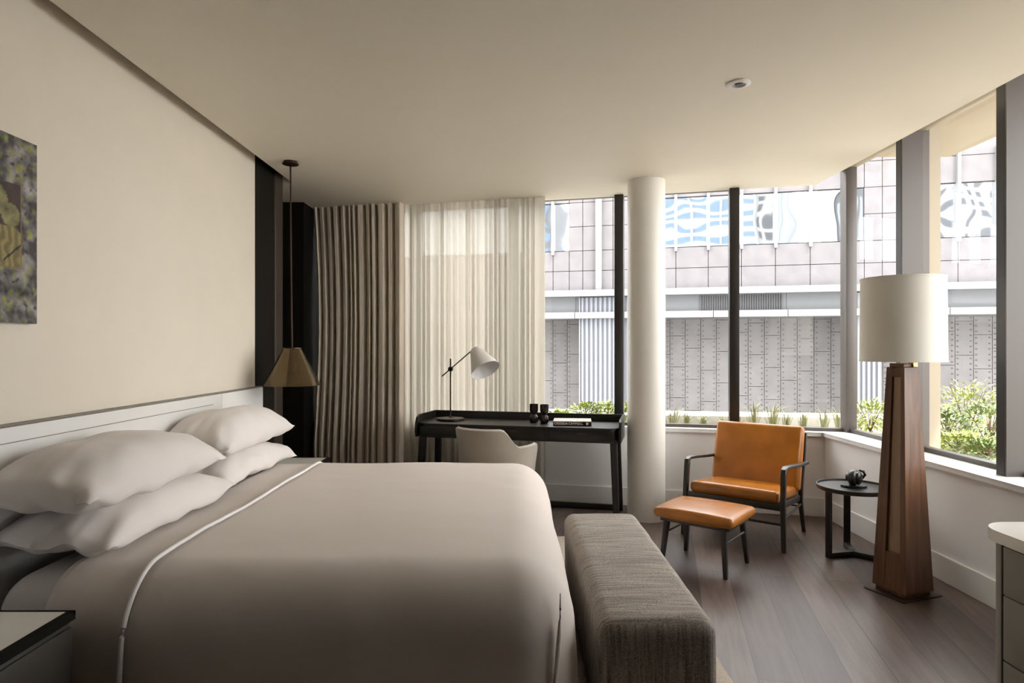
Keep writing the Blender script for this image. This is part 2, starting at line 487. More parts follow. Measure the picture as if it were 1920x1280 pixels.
# ---- right windows: deep fins, black on the room edge and grey on the face
fins = [4.40, 3.474, 2.55, 2.0]  # last bay is out of view, added to brighten the left wall
prev = 5.29
for i, y in enumerate(fins):
    w_ = sthing('window_%d' % (i + 6), (2.82, y, 0.70))
    L = prev - y
    fz = 2.895 - .70
    m_ = B(); box(m_, -.136, .05, 0, .012, 0, 2.27); finish('fin', m_, 'greyalu', w_, smooth=0)
    m_ = B(); box(m_, -.137, -.128, .0125, .072, 0, 2.27); box(m_, -.127, .049, .0125, .071, 0, 2.27); finish('mullion', m_, 'frame', w_, smooth=0)
    f = B(); box(f, -.03, .03, .072, L, 0, .03, .003); finish('window_frame', f, 'greyalu', w_)
    f = B(); box(f, -.04, .04, .072, L, fz, fz + .078, .003); finish('window_head', f, 'soffit', w_)
    g = B(); box(g, -.004, .004, .072, L, .03, fz); finish('pane', g, 'glass', w_, smooth=0)
    prev = y
b = B(); box(b, 2.62, 2.9, -1.6, 1.995, .7005, 2.975); struct('wall_right_solid', b, 'greyalu', smooth=0)  # unseen, closed instead of glazed to darken the camera end
# exterior cream post and the terrace
b = B(); box(b, 2.9, 3.0, 4.48, 4.62, .5, 2.98); struct('trim_6', b, 'soffit', smooth=0)

# ---- ceiling fitting
t = thing('ceiling_downlight', 'small round white recessed fitting in the ceiling', 'ceiling light', (1.174, 3.314, CZ))
b = B(); lathe(b, [(.058, 0), (.060, -.006), (.050, -.011), (.036, -.011), (.034, .0), (.034, .02)], 40, cap=False); finish('trim_ring', b, 'trim', t)
b = B(); lathe(b, [(.001, -.002), (.033, -.002), (.033, -.001), (.001, -.001)], 32, cap=False); finish('baffle', b, 'trim', t)
b = B(); lathe(b, [(.0, -.012), (.017, -.012), (.021, -.004), (.021, -.002), (0, -.002)], 24, cap=False); finish('lens', b, 'darkcab', t)

# ================================================================== bed
BY0, BY1 = 2.12, 4.42
DR = .21
t = thing('bed', 'wide upholstered bed with pale mattress, against the cream wall', 'bed', (-1.84, 3.27, 0))
b = B(); box(b, .02, 1.93, -1.03, 1.03, .03, .30, .02); finish('bed_base', b, 'greige', t)
b = B(); rbox(b, 0.0, 1.95, -1.06, 1.06, .30, .590, .14, (20, 20, 2)); finish('mattress', b, 'pillow', t)

def bed_noise(co, nn, a=.006, s=2.2):
    return co + nn * a * noise.noise(co * s)
def dv(co, nn):
    co = co + nn * (0.010 * noise.noise(co * 1.7) + 0.0035 * noise.noise(co * 6.0))
    # soft outward flare of the hanging sides, towards the hem
    if nn.z < 0.5:
        k = max(0, (0.55 - co.z)) * 0.055
        co = co + Vector((nn.x, nn.y, 0)) * k
    if co.x > -1.28:
        co = co + nn * 0.011 * min(1, (co.x + 1.28) / .02)
    return co
b = B(); rbox(b, -2.2, .215, BY0, BY1, -.2, .630, DR, (90, 60, 30), dv)
dele = [f for f in b.faces if f.calc_center_median().x < -1.56 or f.calc_center_median().z < .05]
bmesh.ops.delete(b, geom=dele, context='FACES')
duv = finish('duvet', b, 'linen', smooth=60)
sm = duv.modifiers.new('thickness', 'SOLIDIFY'); sm.thickness = .02; sm.offset = -1
tag(duv, 'smooth taupe white duvet covering the bed down to its sides', 'duvet')
def prof(off, z0=.06, x=-1.28):
    pts = []
    r = DR
    y0, y1, zt = BY0, BY1, .630
    for k in range(14): pts.append((y0, z0 + (zt - r - z0) * k / 14, -1, 0))
    for k in range(13):
        a = R(180 - 90 * k / 12); pts.append((y0 + r + r * math.cos(a), zt - r + r * math.sin(a), math.cos(a), math.sin(a)))
    for k in range(1, 40): pts.append((y0 + r + (y1 - y0 - 2 * r) * k / 40, zt, 0, 1))
    for k in range(13):
        a = R(90 - 90 * k / 12); pts.append((y1 - r + r * math.cos(a), zt - r + r * math.sin(a), math.cos(a), math.sin(a)))
    for k in range(1, 14): pts.append((y1, zt - r - (zt - r - z0) * k / 14, 1, 0))
    out = []
    for y, z, ny, nz in pts:
        co = dv(Vector((x + .03 + .012 * noise.noise(Vector((0, y * 2, z * 2)))
                        , y, z)), Vector((0, ny, nz)))
        out.append(co + Vector((-.03, ny * off, nz * off)))
    return out
b = B(); tube(b, prof(.001), .008, 10); finish('piping', b, 'piping', duv)
# hem of the folded corner at the near foot end
b = B()
hp = []
for k in range(12):
    f = k / 11
    xx = 0.166 - 0.05 * f ** 1.4
    hp.append((xx, 2.33 - math.sqrt(.21 ** 2 - (xx - .005) ** 2) - .045 * max(0, .55 - (.56 - .48 * f)) - .020 - .012 * (xx - .1) / .06 + .03 * (1 - min(1, f * 5)), .56 - .48 * f))
tube(b, hp, [.002 + .006 * min(1, k / 3) for k in range(12)], 8); finish('corner_fold', b, 'linen', duv)

def pillow(label, cx, cy, cz, hx, hy, T, rx=0, ry=0, rz=0, seed=0, name='pillow', group=None):
    n = 44
    bm = B()
    grid = {}
    for side in (1, -1):
        for i in range(n + 1):
            for j in range(n + 1):
                u = -1 + 2 * i / n; v = -1 + 2 * j / n
                edge = i in (0, n) or j in (0, n)
                if edge and side < 0:
                    grid[(side, i, j)] = grid[(1, i, j)]; continue
                fx = 1 - .085 * (1 - v * v) ** 1.0 * abs(u) ** 3
                fy = 1 - .055 * (1 - u * u) ** 1.0 * abs(v) ** 3
                prof_ = ((1 - abs(u) ** 2.6) ** .62) * ((1 - abs(v) ** 3.0) ** .62)
                h = T * prof_ * (1.0 if side > 0 else .72)
                p = Vector((u * hx * fx, v * hy * fy, side * h))
                q = Vector((u * 2.3 + seed * 7, v * 3.1, seed * 3.3))
                near = (abs(u) ** 4 + abs(v) ** 4)
                p.z += .012 * noise.noise(q) * min(1, prof_ * 4)
                rad = abs(math.sin(4.2 * math.atan2(v, u) * 2 + seed))
                p.z += side * .010 * near * rad * min(1, prof_ * 3) 
                p.z += .03 * noise.noise(Vector((u * 2.6 + seed, v * 3.4, 5.5))) * near
                p.z -= .016 * near
                grid[(side, i, j)] = bm.verts.new(p)
    for side in (1, -1):
        for i in range(n):
            for j in range(n):
                q = [grid[(side, i, j)], grid[(side, i + 1, j)], grid[(side, i + 1, j + 1)], grid[(side, i, j + 1)]]
                bm.faces.new(q if side > 0 else q[::-1])
    o = finish(name, bm, 'pillow', loc=(cx, cy, cz), rot=(rx, ry, rz), smooth=70)
    return tag(o, label, 'pillow', group)
pillow('lower pillow of the near stack, flattened under a plump one', -1.668, 2.80, .712, .238, .55, .095, ry=R(4), rz=R(1), seed=1)
pillow('lower pillow of the far stack beside the black panel', -1.695, 3.885, .712, .212, .52, .095, ry=R(4), rz=R(-1), seed=2)
pillow('plump top pillow of the near stack, nearest the camera', -1.665, 2.68, .895, .240, .52, .140, ry=R(2), rz=R(0), seed=3)
pillow('plump top pillow of the far stack, under the hanging lamp', -1.695, 3.86, .900, .212, .52, .140, ry=R(2), rz=R(0), seed=4)

t = thing('headboard', 'low white headboard panel fixed along the cream wall', 'headboard', (-1.88, 0, 0))
edges = [-1.2, 0.6, 2.3, 4.13, 4.81]
for a, c in zip(edges[:-1], edges[1:]):
    b = B(); box(b, -.035, .01, a + .002, c - .002, .25, 1.105, .003); finish('panel', b, 'trim', t)
b = B(); box(b, -.036, .004, -1.2, 4.812, 1.107, 1.113); box(b, .0115, .0135, -1.2, 4.0, 1.045, 1.048); finish('edge_strip', b, 'greige', t)

# nightstands
def nightstand(label, y0, y1, drawers=2):
    t = thing('nightstand', label, 'nightstand', (-1.855, (y0 + y1) / 2, 0))
    h = (y1 - y0) / 2
    b = B(); box(b, 0, .425, -h + .004, h - .004, .08, .512, .003); finish('body', b, 'darkcab', t)
    b = B(); box(b, .03, .40, -h + .03, h - .03, 0, .08); finish('plinth', b, 'black', t)
    b = B()
    prism(b, [(0, -h), (.44, -h), (.44, h), (0, h)], .522, .538)
    box(b, 0, .44, -h, -h + .012, .538, .55); box(b, 0, .44, h - .012, h, .538, .55)
    box(b, .418, .44, -h, h, .538, .55); box(b, 0, .01, -h, h, .538, .55)
    box(b, .01, .415, -h + .01, h - .01, .512, .522)
    finish('top_frame', b, 'black', t, smooth=0)
    b = B(); box(b, .0105, .4175, -h + .0125, h - .0125, .538, .5495); finish('stone_top', b, 'stone', t, smooth=0)
    for k in range(2):
        b = B(); box(b, .426, .437, -h + .01, h - .01, .095 + .207 * k, .295 + .207 * k, .003); finish('drawer', b, 'darkcab', t)
    return t
nightstand('dark nightstand with inset pale stone top, nearest the camera', 1.50, 2.075)
nightstand('nightstand beyond the bed, below the hanging lamp', 4.47, 4.97)

# pendant lamp
t = thing('pendant_lamp', 'bronze cone pendant lamp on a long thin rod before the black panels', 'lamp', (-1.63, 4.71, CZ))
b = B(); lathe(b, [(0, 0), (.05, 0), (.05, -.014), (.058, -.016), (.058, -.022), (0, -.024)], 32); finish('canopy', b, 'brass', t)
b = B(); tube(b, [(0, 0, -.02), (0.004, 0, -.7), (.012, 0, -1.37)], .006, 10); finish('rod', b, 'brass', t)
b = B(); lathe(b, [(.062, -1.372), (.198, -1.64), (.206, -1.645), (.200, -1.645), (.196, -1.637), (.060, -1.376), (.062, -1.372)], 56, (.012, 0, 0), cap=False)
sh = finish('lamp_shade', b, 'pendant', t, smooth=50)
b = B(); lathe(b, [(0, -1.368), (.063, -1.368), (.064, -1.376), (0, -1.378)], 40, (.012, 0, 0)); finish('shade_cap', b, 'brass', sh)
b = B(); lathe(b, [(0, -1.38), (.022, -1.38), (.022, -1.44), (.03, -1.47), (.035, -1.50), (.028, -1.54), (0, -1.55)], 24, (.012, 0, 0)); finish('bulb', b, 'deskshade', t)

# painting
def painting():
    y0, y1, z0, z1 = 1.42, 2.545, 1.495, 2.205
    t = thing('painting', 'unframed mottled canvas with a dark panel and yellow rounded shapes', 'painting', (-1.9, (y0 + y1) / 2, z0))
    h = (y1 - y0) / 2
    b = B(); box(b, -.018, .010, -h, h, 0, z1 - z0, .002); finish('stretcher', b, 'greige', t)
    nu, nv = 220, 150
    bm = B(); col = bm.loops.layers.color.new('paint')
    vs = [[bm.verts.new((.0115, -h + .001 + (2 * h - .002) * i / nu, .001 + (z1 - z0 - .002) * j / nv)) for j in range(nv + 1)] for i in range(nu + 1)]
    def paint(y, z):
        # y distance from the right edge, z height, both in metres
        q = Vector((y * 20, z * 20, 1))
        n1 = noise.fractal(q, 1.0, 2.0, 5); n2 = noise.noise(q * 1.7 + Vector((9, 3, 4))); n3 = noise.noise(q * .7 + Vector((2, 8, 1)))
        c = Vector((.13, .12, .12)) + Vector((.16, .15, .155)) * n1
        if n2 > .12: c = c.lerp(Vector((.05, .035, .045)), min(1, (n2 - .12) * 3))
        if n3 > .08: c = c.lerp(Vector((.33, .31, .30)) * (1 + .8 * n1), min(1, (n3 - .08) * 2.2))
        n4 = noise.noise(q * 2.3 + Vector((5, 5, 5)))
        if n4 > .22: c = c.lerp(Vector((.24, .25, .04)) * (1 + n1), min(.8, (n4 - .22) * 4))
        if n4 < -.32: c = c.lerp(Vector((.045, .03, .02)), min(1, (-n4 - .32) * 5))
        yi = y - .078
        if 0 < yi < .40 and .205 < z < .53 - .06 * yi:
            d = Vector((.045, .02, .018)) * (1 + .6 * n1)
            s = 1
            for cy, cz, r in ((.055, .405, .045), (.13, .455, .06), (.25, .42, .07), (.33, .37, .05)):
                rr = math.hypot(yi - cy, z - cz)
                if rr < r: d = Vector((.34, .30, .12)) * (.6 + .6 * n1 + .2 * (1 - rr / r)); s = 0
            if s and z < .36 - .9 * max(0, .03 - yi) and yi > .008:
                st_ = .5 + .5 * math.sin(yi * 170 + 3 * n1)
                d = Vector((.34, .27, .09)) * (.45 + .55 * st_)
                if abs(z - (.30 - .8 * (yi - .03) - .02)) < .005 and yi < .09: d = Vector((.02, .012, .01))
            c = d
            if yi < .006 or z < .211: c = Vector((.22, .15, .06))
        return c
    for i in range(nu):
        for j in range(nv):
            f = bm.faces.new((vs[i][j], vs[i + 1][j], vs[i + 1][j + 1], vs[i][j + 1]))
            for lp in f.loops:
                p = paint(h - lp.vert.co.y, lp.vert.co.z)
                lp[col] = (*[max(0, min(1, max(0, x))) ** (1 / 2.2) for x in p], 1)
    m = mat('oil paint', (.3, .3, .3), .55, bump=.3, bscale=60)
    a = m.node_tree.nodes.new('ShaderNodeVertexColor'); a.layer_name = 'paint'
    m.node_tree.links.new(a.outputs[0], m.node_tree.nodes['Principled BSDF'].inputs['Base Color'])
    finish('canvas', bm, m, t, smooth=0)
painting()

# bench at the foot of the bed
t = thing('bench', 'long upholstered bench in slubby grey brown weave at the foot of the bed', 'bench', (.51, 2.95, 0))
def bd(co, nn):
    k = max(0, 1 - (co.y / .77) ** 2) ** .5 * max(0, 1 - (co.x / .22) ** 2) ** .5
    return co + Vector((0, 0, max(0, nn.z) * .016 * k)) + nn * .003 * noise.noise(co * 7)
b = B(); rbox(b, -.212, .208, -.745, .745, .045, .45, .055, (14, 60, 14), bd); bo = finish('upholstered_body', b, 'weave', t, smooth=60)
for sx in (-1, 1):
    for sy in (-1, 1):
        b = B(); box(b, sx * .15 - .02, sx * .15 + .02, sy * .66 - .02, sy * .66 + .02, 0.012, .05); finish('foot', b, 'black', t)
b = B(); 
rug_pts = [(-1.2, 1.45), (.92, 1.45), (.92, 4.72), (-1.2, 4.72)]
prism(b, rug_pts, 0.0005, .012, .002)
tag(finish('rug', b, 'rug'), 'thick beige rug lying under the bed and bench', 'rug')

# ================================================================== curtains
def curtain(name, label, m, x0, x1, c, pleats, amp, seed, z0=.01, z1=CZ + .0, kind=None, tighten=0, sharp=False):
    bm = B(); n = pleats * 14; nz = 30
    rnd = random.Random(seed)
    ph = []; a = 0
    wts = [rnd.uniform(.6, 1.5) for _ in range(pleats)]
    amps = [rnd.uniform(.55, 1.25) for _ in range(pleats + 1)]
    tot = sum(wts); cum = [0]
    for q in wts: cum.append(cum[-1] + q / tot)
    rows = []
    for i in range(n + 1):
        f = i / n
        p = min(pleats - 1, int(f * pleats)); lf = f * pleats - p
        u = cum[p] + (cum[p + 1] - cum[p]) * lf
        am = amps[p] * (1 - lf) + amps[p + 1] * lf
        off = math.cos(2 * PI * lf) * am
        row = []
        for j in range(nz + 1):
            g = j / nz
            x = x0 + (x1 - x0) * u
            x += .007 * noise.noise(Vector((u * 14, g * .9, seed))) * (1 - g)
            if tighten: x += tighten * (1 - f) * math.sin(PI * min(1, (1 - g) * 1.2)) 
            if sharp: off = (2 * abs(2 * lf - 1) ** 3 - 1) * am
            fold = amp * off * (.75 + .35 * (1 - g)) + .01 * noise.noise(Vector((u * 9, g * 1.2, seed + 3)))
            # a second, sharper harmonic makes pinched folds
            if sharp: fold += amp * .06 * math.cos(4 * PI * lf + 3 * noise.noise(Vector((u * 5, g * .5, seed))))
            row.append(bm.verts.new((x + .25 * 0, W(x, c) + fold, z0 + (z1 - z0) * g)))
        rows.append(row)
    for i in range(n):
        for j in range(nz):
            bm.faces.new((rows[i][j], rows[i + 1][j], rows[i + 1][j + 1], rows[i][j + 1]))
    o = finish(name, bm, m, smooth=80)
    return tag(o, label, 'curtain')
curtain('curtain', 'heavy pleated beige curtain drawn back beside the black alcove', 'drape', -1.95, -1.03, 5.80, 13, .075, 3, tighten=.05, sharp=True)
curtain('sheer_curtain', 'long translucent cream sheer curtain behind the desk', 'sheer', -1.12, .30, 5.88, 24, .022, 8, z0=.02)

# ================================================================== desk
DA = R(-13.5)
fl = Vector((-.82, 5.45)); dd = Vector((math.cos(DA), math.sin(DA))); nn_ = Vector((-dd.y, dd.x))
dc = fl + dd * .855 + nn_ * .25
t = thing('desk', 'black writing desk with raised rim and splayed legs before the sheer curtain', 'desk', (dc.x, dc.y, 0), DA)
HX, HY = .855, .25
r_ = .09
def desk_outline(inset=0):
    pts = [(-HX + inset, HY - inset), (-HX + inset, -HY + r_)]
    for k in range(9):
        a = R(180 + 90 * k / 8); pts.append((-HX + r_ + (r_ - inset) * math.cos(a), -HY + r_ + (r_ - inset) * math.sin(a)))
    for k in range(9):
        a = R(270 + 90 * k / 8); pts.append((HX - r_ + (r_ - inset) * math.cos(a), -HY + r_ + (r_ - inset) * math.sin(a)))
    pts += [(HX - inset, HY - inset)]
    return pts
b = B(); prism(b, desk_outline(.004), .742, .760, .002); finish('desktop', b, 'deskwood', t)
b = B(); prism(b, desk_outline(.012), .64, .7415); finish('apron', b, 'deskwood', t)
b = B()
box(b, -HX - .012, HX + .012, HY - .006, HY + .012, .64, .825, .004)
finish('back_rim', b, 'deskwood', t)
for s in (-1, 1):
    bm = B()
    y_ = [(-HY + .03, .64), (HY - .006, .64), (HY - .006, .825), (-HY + .10, .825), (-HY + .05, .805), (-HY + .025, .765), (-HY + .015, .70)]
    xa, xb = (HX - .002, HX + .016) if s > 0 else (-HX - .016, -HX + .002)
    lo = [bm.verts.new((xa, p[0], p[1])) for p in y_]; hi = [bm.verts.new((xb, p[0], p[1])) for p in y_]
    bm.faces.new(lo); bm.faces.new(hi[::-1])
    for i in range(len(y_)): bm.faces.new((lo[i], lo[(i + 1) % 7], hi[(i + 1) % 7], hi[i]))
    finish('side_rim', bm, 'deskwood', t, smooth=0)
for s in (-1, 1):
    for q in (-1, 1):
        b = B()
        bar(b, [(s * (HX - .045), q * (HY - .06), .66), (s * (HX - .02), q * (HY - .02), .0)], [.06, .05], [.058, .045], up=(1, 0, 0), rnd=.2)
        finish('leg', b, 'deskwood', t)
b = B(); box(b, -HX + .03, HX - .03, HY - .05, HY - .02, .0, .05, .003); finish('floor_rail', b, 'deskwood', t)
for x in (-.56, 0, .56):
    b = B(); box(b, x - .26, x + .26, -HY + .004, -HY + .0122, .655, .732, .002); d_ = finish('drawer', b, 'deskwood', t)
    b = B(); box(b, x - .035, x + .035, -HY + .0005, -HY + .0045, .708, .722, .001); finish('finger_pull', b, 'brass', d_)

# desk lamp
t = thing('desk_lamp', 'adjustable desk lamp with white cone shade on the black desk', 'lamp', (-.545, 5.675, .7605))
b = B(); lathe(b, [(0, 0), (.118, 0), (.122, .004), (.122, .016), (.118, .020), (.012, .024), (.012, .034), (0, .034)], 48); finish('base', b, 'brass', t)
b = B(); tube(b, [(0, 0, .03), (0, 0, .545)], .0065, 10); finish('stem', b, 'brass', t)
J = Vector((0, 0, .452))
b = B(); lathe(b, [(0, -.02), (.02, -.02), (.024, 0), (.02, .02), (0, .02)], 20, J, Matrix.Rotation(R(90), 4, 'X')); finish('joint', b, 'brass', t)
A0 = Vector((-.075, -.02, .388)); A1 = Vector((.208, -.02, .632))
b = B(); tube(b, [A0, A1], .0055, 10); finish('arm', b, 'brass', t)
ax = Vector((.42, -.45, -.79)).normalized()
mt = ax.to_track_quat('Z', 'Y').to_matrix().to_4x4()
b = B(); lathe(b, [(.001, 0), (.044, .0), (.048, .004), (.134, .230), (.131, .230), (.045, .008), (.001, .006)], 48, A1 + Vector((.012, -.01, -.005)), mt, cap=False)
finish('lamp_shade', b, 'deskshade', t)
b = B(); lathe(b, [(0, .01), (.02, .01), (.02, .06), (.03, .09), (.03, .12), (.015, .14), (0, .142)], 20, A1 + Vector((.012, -.01, -.005)), mt); finish('bulb', b, 'deskshade', t)

# goblets
def goblet(x, y, label):
    bm = B()
    prof_ = [(.0, 0), (.026, 0), (.032, .006), (.035, .03), (.033, .052), (.021, .070), (.025, .078), (.034, .092), (.037, .11), (.037, .158), (.0345, .158), (.034, .10), (.0, .088)]
    seg = 48
    rings = []
    for r, z in prof_:
        ring = []
        for k in range(seg):
            q = r
            if .004 < z < .066 and r > .02: q = r * (1 + .07 * math.cos(14 * 2 * PI * k / seg * 1.0))
            ring.append(Vector((q * math.cos(2 * PI * k / seg), q * math.sin(2 * PI * k / seg), z)))
        rings.append(ring)
    loft(bm, rings); bmesh.ops.remove_doubles(bm, verts=bm.verts, dist=1e-5)
    o = finish('goblet', bm, 'smoke', loc=(x, y, .7605))
    return tag(o, label, 'goblet')
goblet(.188, 5.50, 'left of two dark ribbed goblets on the black desk')
goblet(.276, 5.45, 'right of two dark ribbed goblets on the desk, beside the book')

# book
t = thing('book', 'thick art book lying flat on the right of the black desk', 'book', (.505, 5.37, .7605), R(-6))
b = B(); box(b, -.148, .155, -.112, .112, .004, .033); finish('page_block', b, 'paper', t, smooth=0)
b = B(); box(b, -.155, .158, -.118, .118, 0, .004); box(b, -.155, .158, -.118, -.114, .004, .033); finish('cover', b, 'smoke', t, smooth=0, props={'label': 'black spine and back cover'})
b = B(); box(b, -.155, .158, -.118, .118, .033, .037); finish('front_cover', b, mat('book jacket', (.38, .35, .30), .5, noise_amt=.3, nscale=30), t, smooth=0, props={'label': 'grey beige printed front cover'})
tcu = bpy.data.curves.new('lettering', 'FONT'); tcu.body = 'CRESSIDA CAMPBELL'; tcu.size = .0275; tcu.extrude = .0003
to = bpy.data.objects.new('lettering_source', tcu); C.objects.link(to)
bpy.context.view_layer.update()
dg = bpy.context.evaluated_depsgraph_get()
me = bpy.data.meshes.new_from_object(to.evaluated_get(dg)); me.name = 'lettering'
bpy.data.objects.remove(to)
xs = [v.co.x for v in me.vertices]; sc = .235 / (max(xs) - min(xs))
for v in me.vertices: v.co.x = (v.co.x - min(xs)) * sc
me.materials.clear(); me.materials.append(M['paper'])
lo = bpy.data.objects.new('lettering', me); C.objects.link(lo); lo.parent = t
lo.location = (-.145, -.1184, .009); lo.rotation_euler = (R(90), 0, 0)
b = B(); box(b, .115, .132, -.1186, -.118, .009, .027); finish('publisher_mark', b, 'paper', t, smooth=0)

# ================================================================== desk chair (tub)
t = thing('desk_chair', 'taupe upholstered tub chair tucked between bed and desk', 'chair', (-.125, 4.98, 0), R(-32))
# local: front (open side) faces +y
def tub():
    bm = B(); n = 48; nz = 12
    def ang(i): return R(-90 + (-128 + 256 * i / n))
    outer = []; inner = []
    for i in range(n + 1):
        a = ang(i); d = abs(a + PI / 2) * 180 / PI
        # height of the rim: high back, sloping to low arms
        s = max(0, min(1, (d - 44) / 26)); s = s * s * (3 - 2 * s)
        ht = .792 * (1 - s) + .655 * s
        if d > 116: ht -= .05 * ((d - 116) / 12) ** 2
        ro, ri = [], []
        for j in range(nz + 1):
            g = j / nz; z = .36 + (ht - .36) * g
            rx = .272 + .028 * g; ry = .245 + .05 * g
            lean = -.03 * g * (1 - s)
            x = rx * math.cos(a); y = ry * math.sin(a) + lean
            if d > 95: y += .06 * (d - 95) / 33
            ro.append(Vector((x, y, z)))
            ri.append(Vector((x * .87, y * .87 , z)))
        outer.append(ro); inner.append(ri)
    rings = []
    for i in range(n + 1):
        top = (outer[i][-1] + inner[i][-1]) / 2 + Vector((0, 0, .012))
        rings.append(outer[i] + [top] + inner[i][::-1])
    loft(bm, rings)
    return bm
finish('backrest', tub(), 'chairfab', t, smooth=60)
b = B(); lathe(b, [(0, .34), (.22, .34), (.235, .36), (.235, .43), (.21, .455), (0, .46)], 40); finish('seat', b, 'chairfab', t)
for k in range(4):
    a = R(45 + 90 * k)
    b = B(); tube(b, [(.15 * math.cos(a), .15 * math.sin(a), .35), (.24 * math.cos(a), .24 * math.sin(a), 0)], [.018, .011], 12); finish('leg', b, 'blackwood', t)

# ================================================================== leather armchair and footstool
CA = math.atan2(-.626, .78)
t = thing('armchair', 'low armchair of tan leather in a black wooden frame by the window', 'armchair', (1.7685, 4.8425, 0), CA)
b = B()
cushion(b, -.318, .318, -.305, .235, -.04, .04, .032, .012)
s_ = finish('seat_cushion', b, 'leather', t, loc=(0, 0, .338), rot=(R(-5), 0, 0), smooth=60)
b = B(); cushion(b, -.335, .335, -.245, .245, -.042, .042, .028, .016)
finish('back_cushion', b, 'leather', t, loc=(0, .262, .562), rot=(R(90 - 15), 0, 0), smooth=60)
b = B(); box(b, -.33, .33, -.03, .03, -.012, .012); 
b = B()
for s in (-1, 1): bar(b, [(s * .318, -.27, .297), (s * .310, .255, .265)], .03, .045)
bar(b, [(-.335, -.285, .300), (.335, -.285, .300)], .025, .050)
bar(b, [(-.31, .235, .25), (.31, .235, .25)], .025, .045)
finish('seat_frame', b, 'blackwood', t)
for s in (-1, 1):
    b = B(); bar(b, [(s * .363, -.312, 0), (s * .352, -.290, .30), (s * .350, -.270, .50), (s * .350, -.262, .535)], [.030, .034, .036, .036], [.030, .040, .042, .042], up=(0, 1, 0)); finish('front_leg', b, 'blackwood', t)
    b = B(); bar(b, [(s * .350, -.272, .522), (s * .350, -.262, .550), (s * .350, -.235, .565), (s * .348, -.12, .558), (s * .343, .1, .537), (s * .340, .33, .520), (s * .342, .372, .520)], [.036, .038, .04, .04, .036, .032, .03], [.03, .03, .022, .022, .022, .022, .02]); finish('armrest', b, 'blackwood', t)
    b = B(); bar(b, [(s * .333, .315, 0), (s * .322, .262, .25), (s * .322, .285, .36), (s * .322, .375, .62), (s * .322, .405, .74)], [.026, .034, .032, .026, .022], [.026, .040, .036, .028, .022], up=(0, 1, 0)); finish('back_leg', b, 'blackwood', t)
    b = B(); tube(b, [(s * .355, -.295, .22), (s * .325, .275, .22)], .008, 10); finish('stretcher', b, 'blackwood', t)
b = B(); tube(b, [(-.355, -.30, .185), (.355, -.30, .185)], .009, 10); finish('stretcher', b, 'blackwood', t)
b = B(); tube(b, [(-.325, .28, .20), (.325, .28, .20)], .008, 10); finish('stretcher', b, 'blackwood', t)
b = B()
for z in (.42, .56, .70): bar(b, [(-.32, .33 + (z - .42) * .27 , z), (.32, .33 + (z - .42) * .27, z)], .012, .03)
finish('back_slats', b, 'blackwood', t)

t = thing('footstool', 'small tan leather footstool on black legs before the armchair', 'footstool', (1.25, 4.155, 0), CA)
b = B(); cushion(b, -.262, .262, -.218, .218, .312, .368, .027, .022); finish('cushion', b, 'leather', t, smooth=60)
b = B(); box(b, -.225, .225, -.18, .18, .282, .309, .004); finish('seat_frame', b, 'blackwood', t)
for s in (-1, 1):
    for q in (-1, 1):
        b = B(); bar(b, [(s * .21, q * .192, 0), (s * .185, q * .162, .288)], [.026, .036], [.028, .040], up=(0, 1, 0)); finish('leg', b, 'blackwood', t)
    b = B(); tube(b, [(s * .200, -.17, .205), (s * .200, .17, .205)], .007, 10); finish('stretcher', b, 'blackwood', t)

# ================================================================== side table
t = thing('side_table', 'round black side table with raised rim and three flat legs', 'side table', (2.299, 4.314, 0))
b = B(); lathe(b, [(0, .445), (.215, .445), (.224, .45), (.226, .475), (.220, .475), (.217, .463), (0, .463)], 64); finish('tabletop', b, 'blackwood', t)
for a in (R(193), R(73.5), R(313.5)):
    b = B()
    c_, s_ = math.cos(a), math.sin(a)
    bar(b, [(.19 * c_, .19 * s_, 0), (.19 * c_, .19 * s_, .446)], .022, .042, up=(-s_, c_, 0), rnd=.1); lg = finish('leg', b, 'blackwood', t)
    b = B(); bar(b, [(.0, 0, .0195), (.20 * c_, .20 * s_, .0195)], .042, .035, rnd=.1); finish('foot_rail', b, 'blackwood', t)
# sculpture
t = thing('sculpture', 'black iron ball ornament with a swirl on a wavy base', 'ornament', (2.305, 4.31, .4635))
bm = B()
for s_, z0_, z1_ in ((1, 0, .014),):
    pts = []
    for k in range(40):
        a = 2 * PI * k / 40; rr = 1 + .06 * math.sin(5 * a) + .04 * math.sin(9 * a + 1)
        pts.append((.082 * rr * math.cos(a), .055 * rr * math.sin(a)))
    prism(bm, pts, z0_, z1_, .004)
finish('base', bm, 'blackiron', t)
bm = B(); bmesh.ops.create_uvsphere(bm, u_segments=48, v_segments=32, radius=.054)
for v in bm.verts:
    d = v.co.normalized()
    # spiral groove round an axis that faces the viewer's right
    ax_ = Vector((.75, -.6, .25)).normalized()
    th = math.acos(max(-1, min(1, d.dot(ax_))))
    u_ = ax_.cross(Vector((0, 0, 1))).normalized(); w_ = ax_.cross(u_)
    ph_ = math.atan2(d.dot(w_), d.dot(u_))
    g = math.cos(th * 5.2 - ph_)
    v.co = v.co * (1 - .16 * max(0, g - .55) / .45) + Vector((0, 0, .063))
finish('ball', bm, 'blackiron', t, smooth=60)
bm = B(); tube(bm, [(.045, -.02, .062), (.06, -.022, .085), (.052, -.02, .108), (.025, -.012, .116)], [.008, .010, .010, .006], 12); finish('loop', bm, 'blackiron', t, smooth=60)

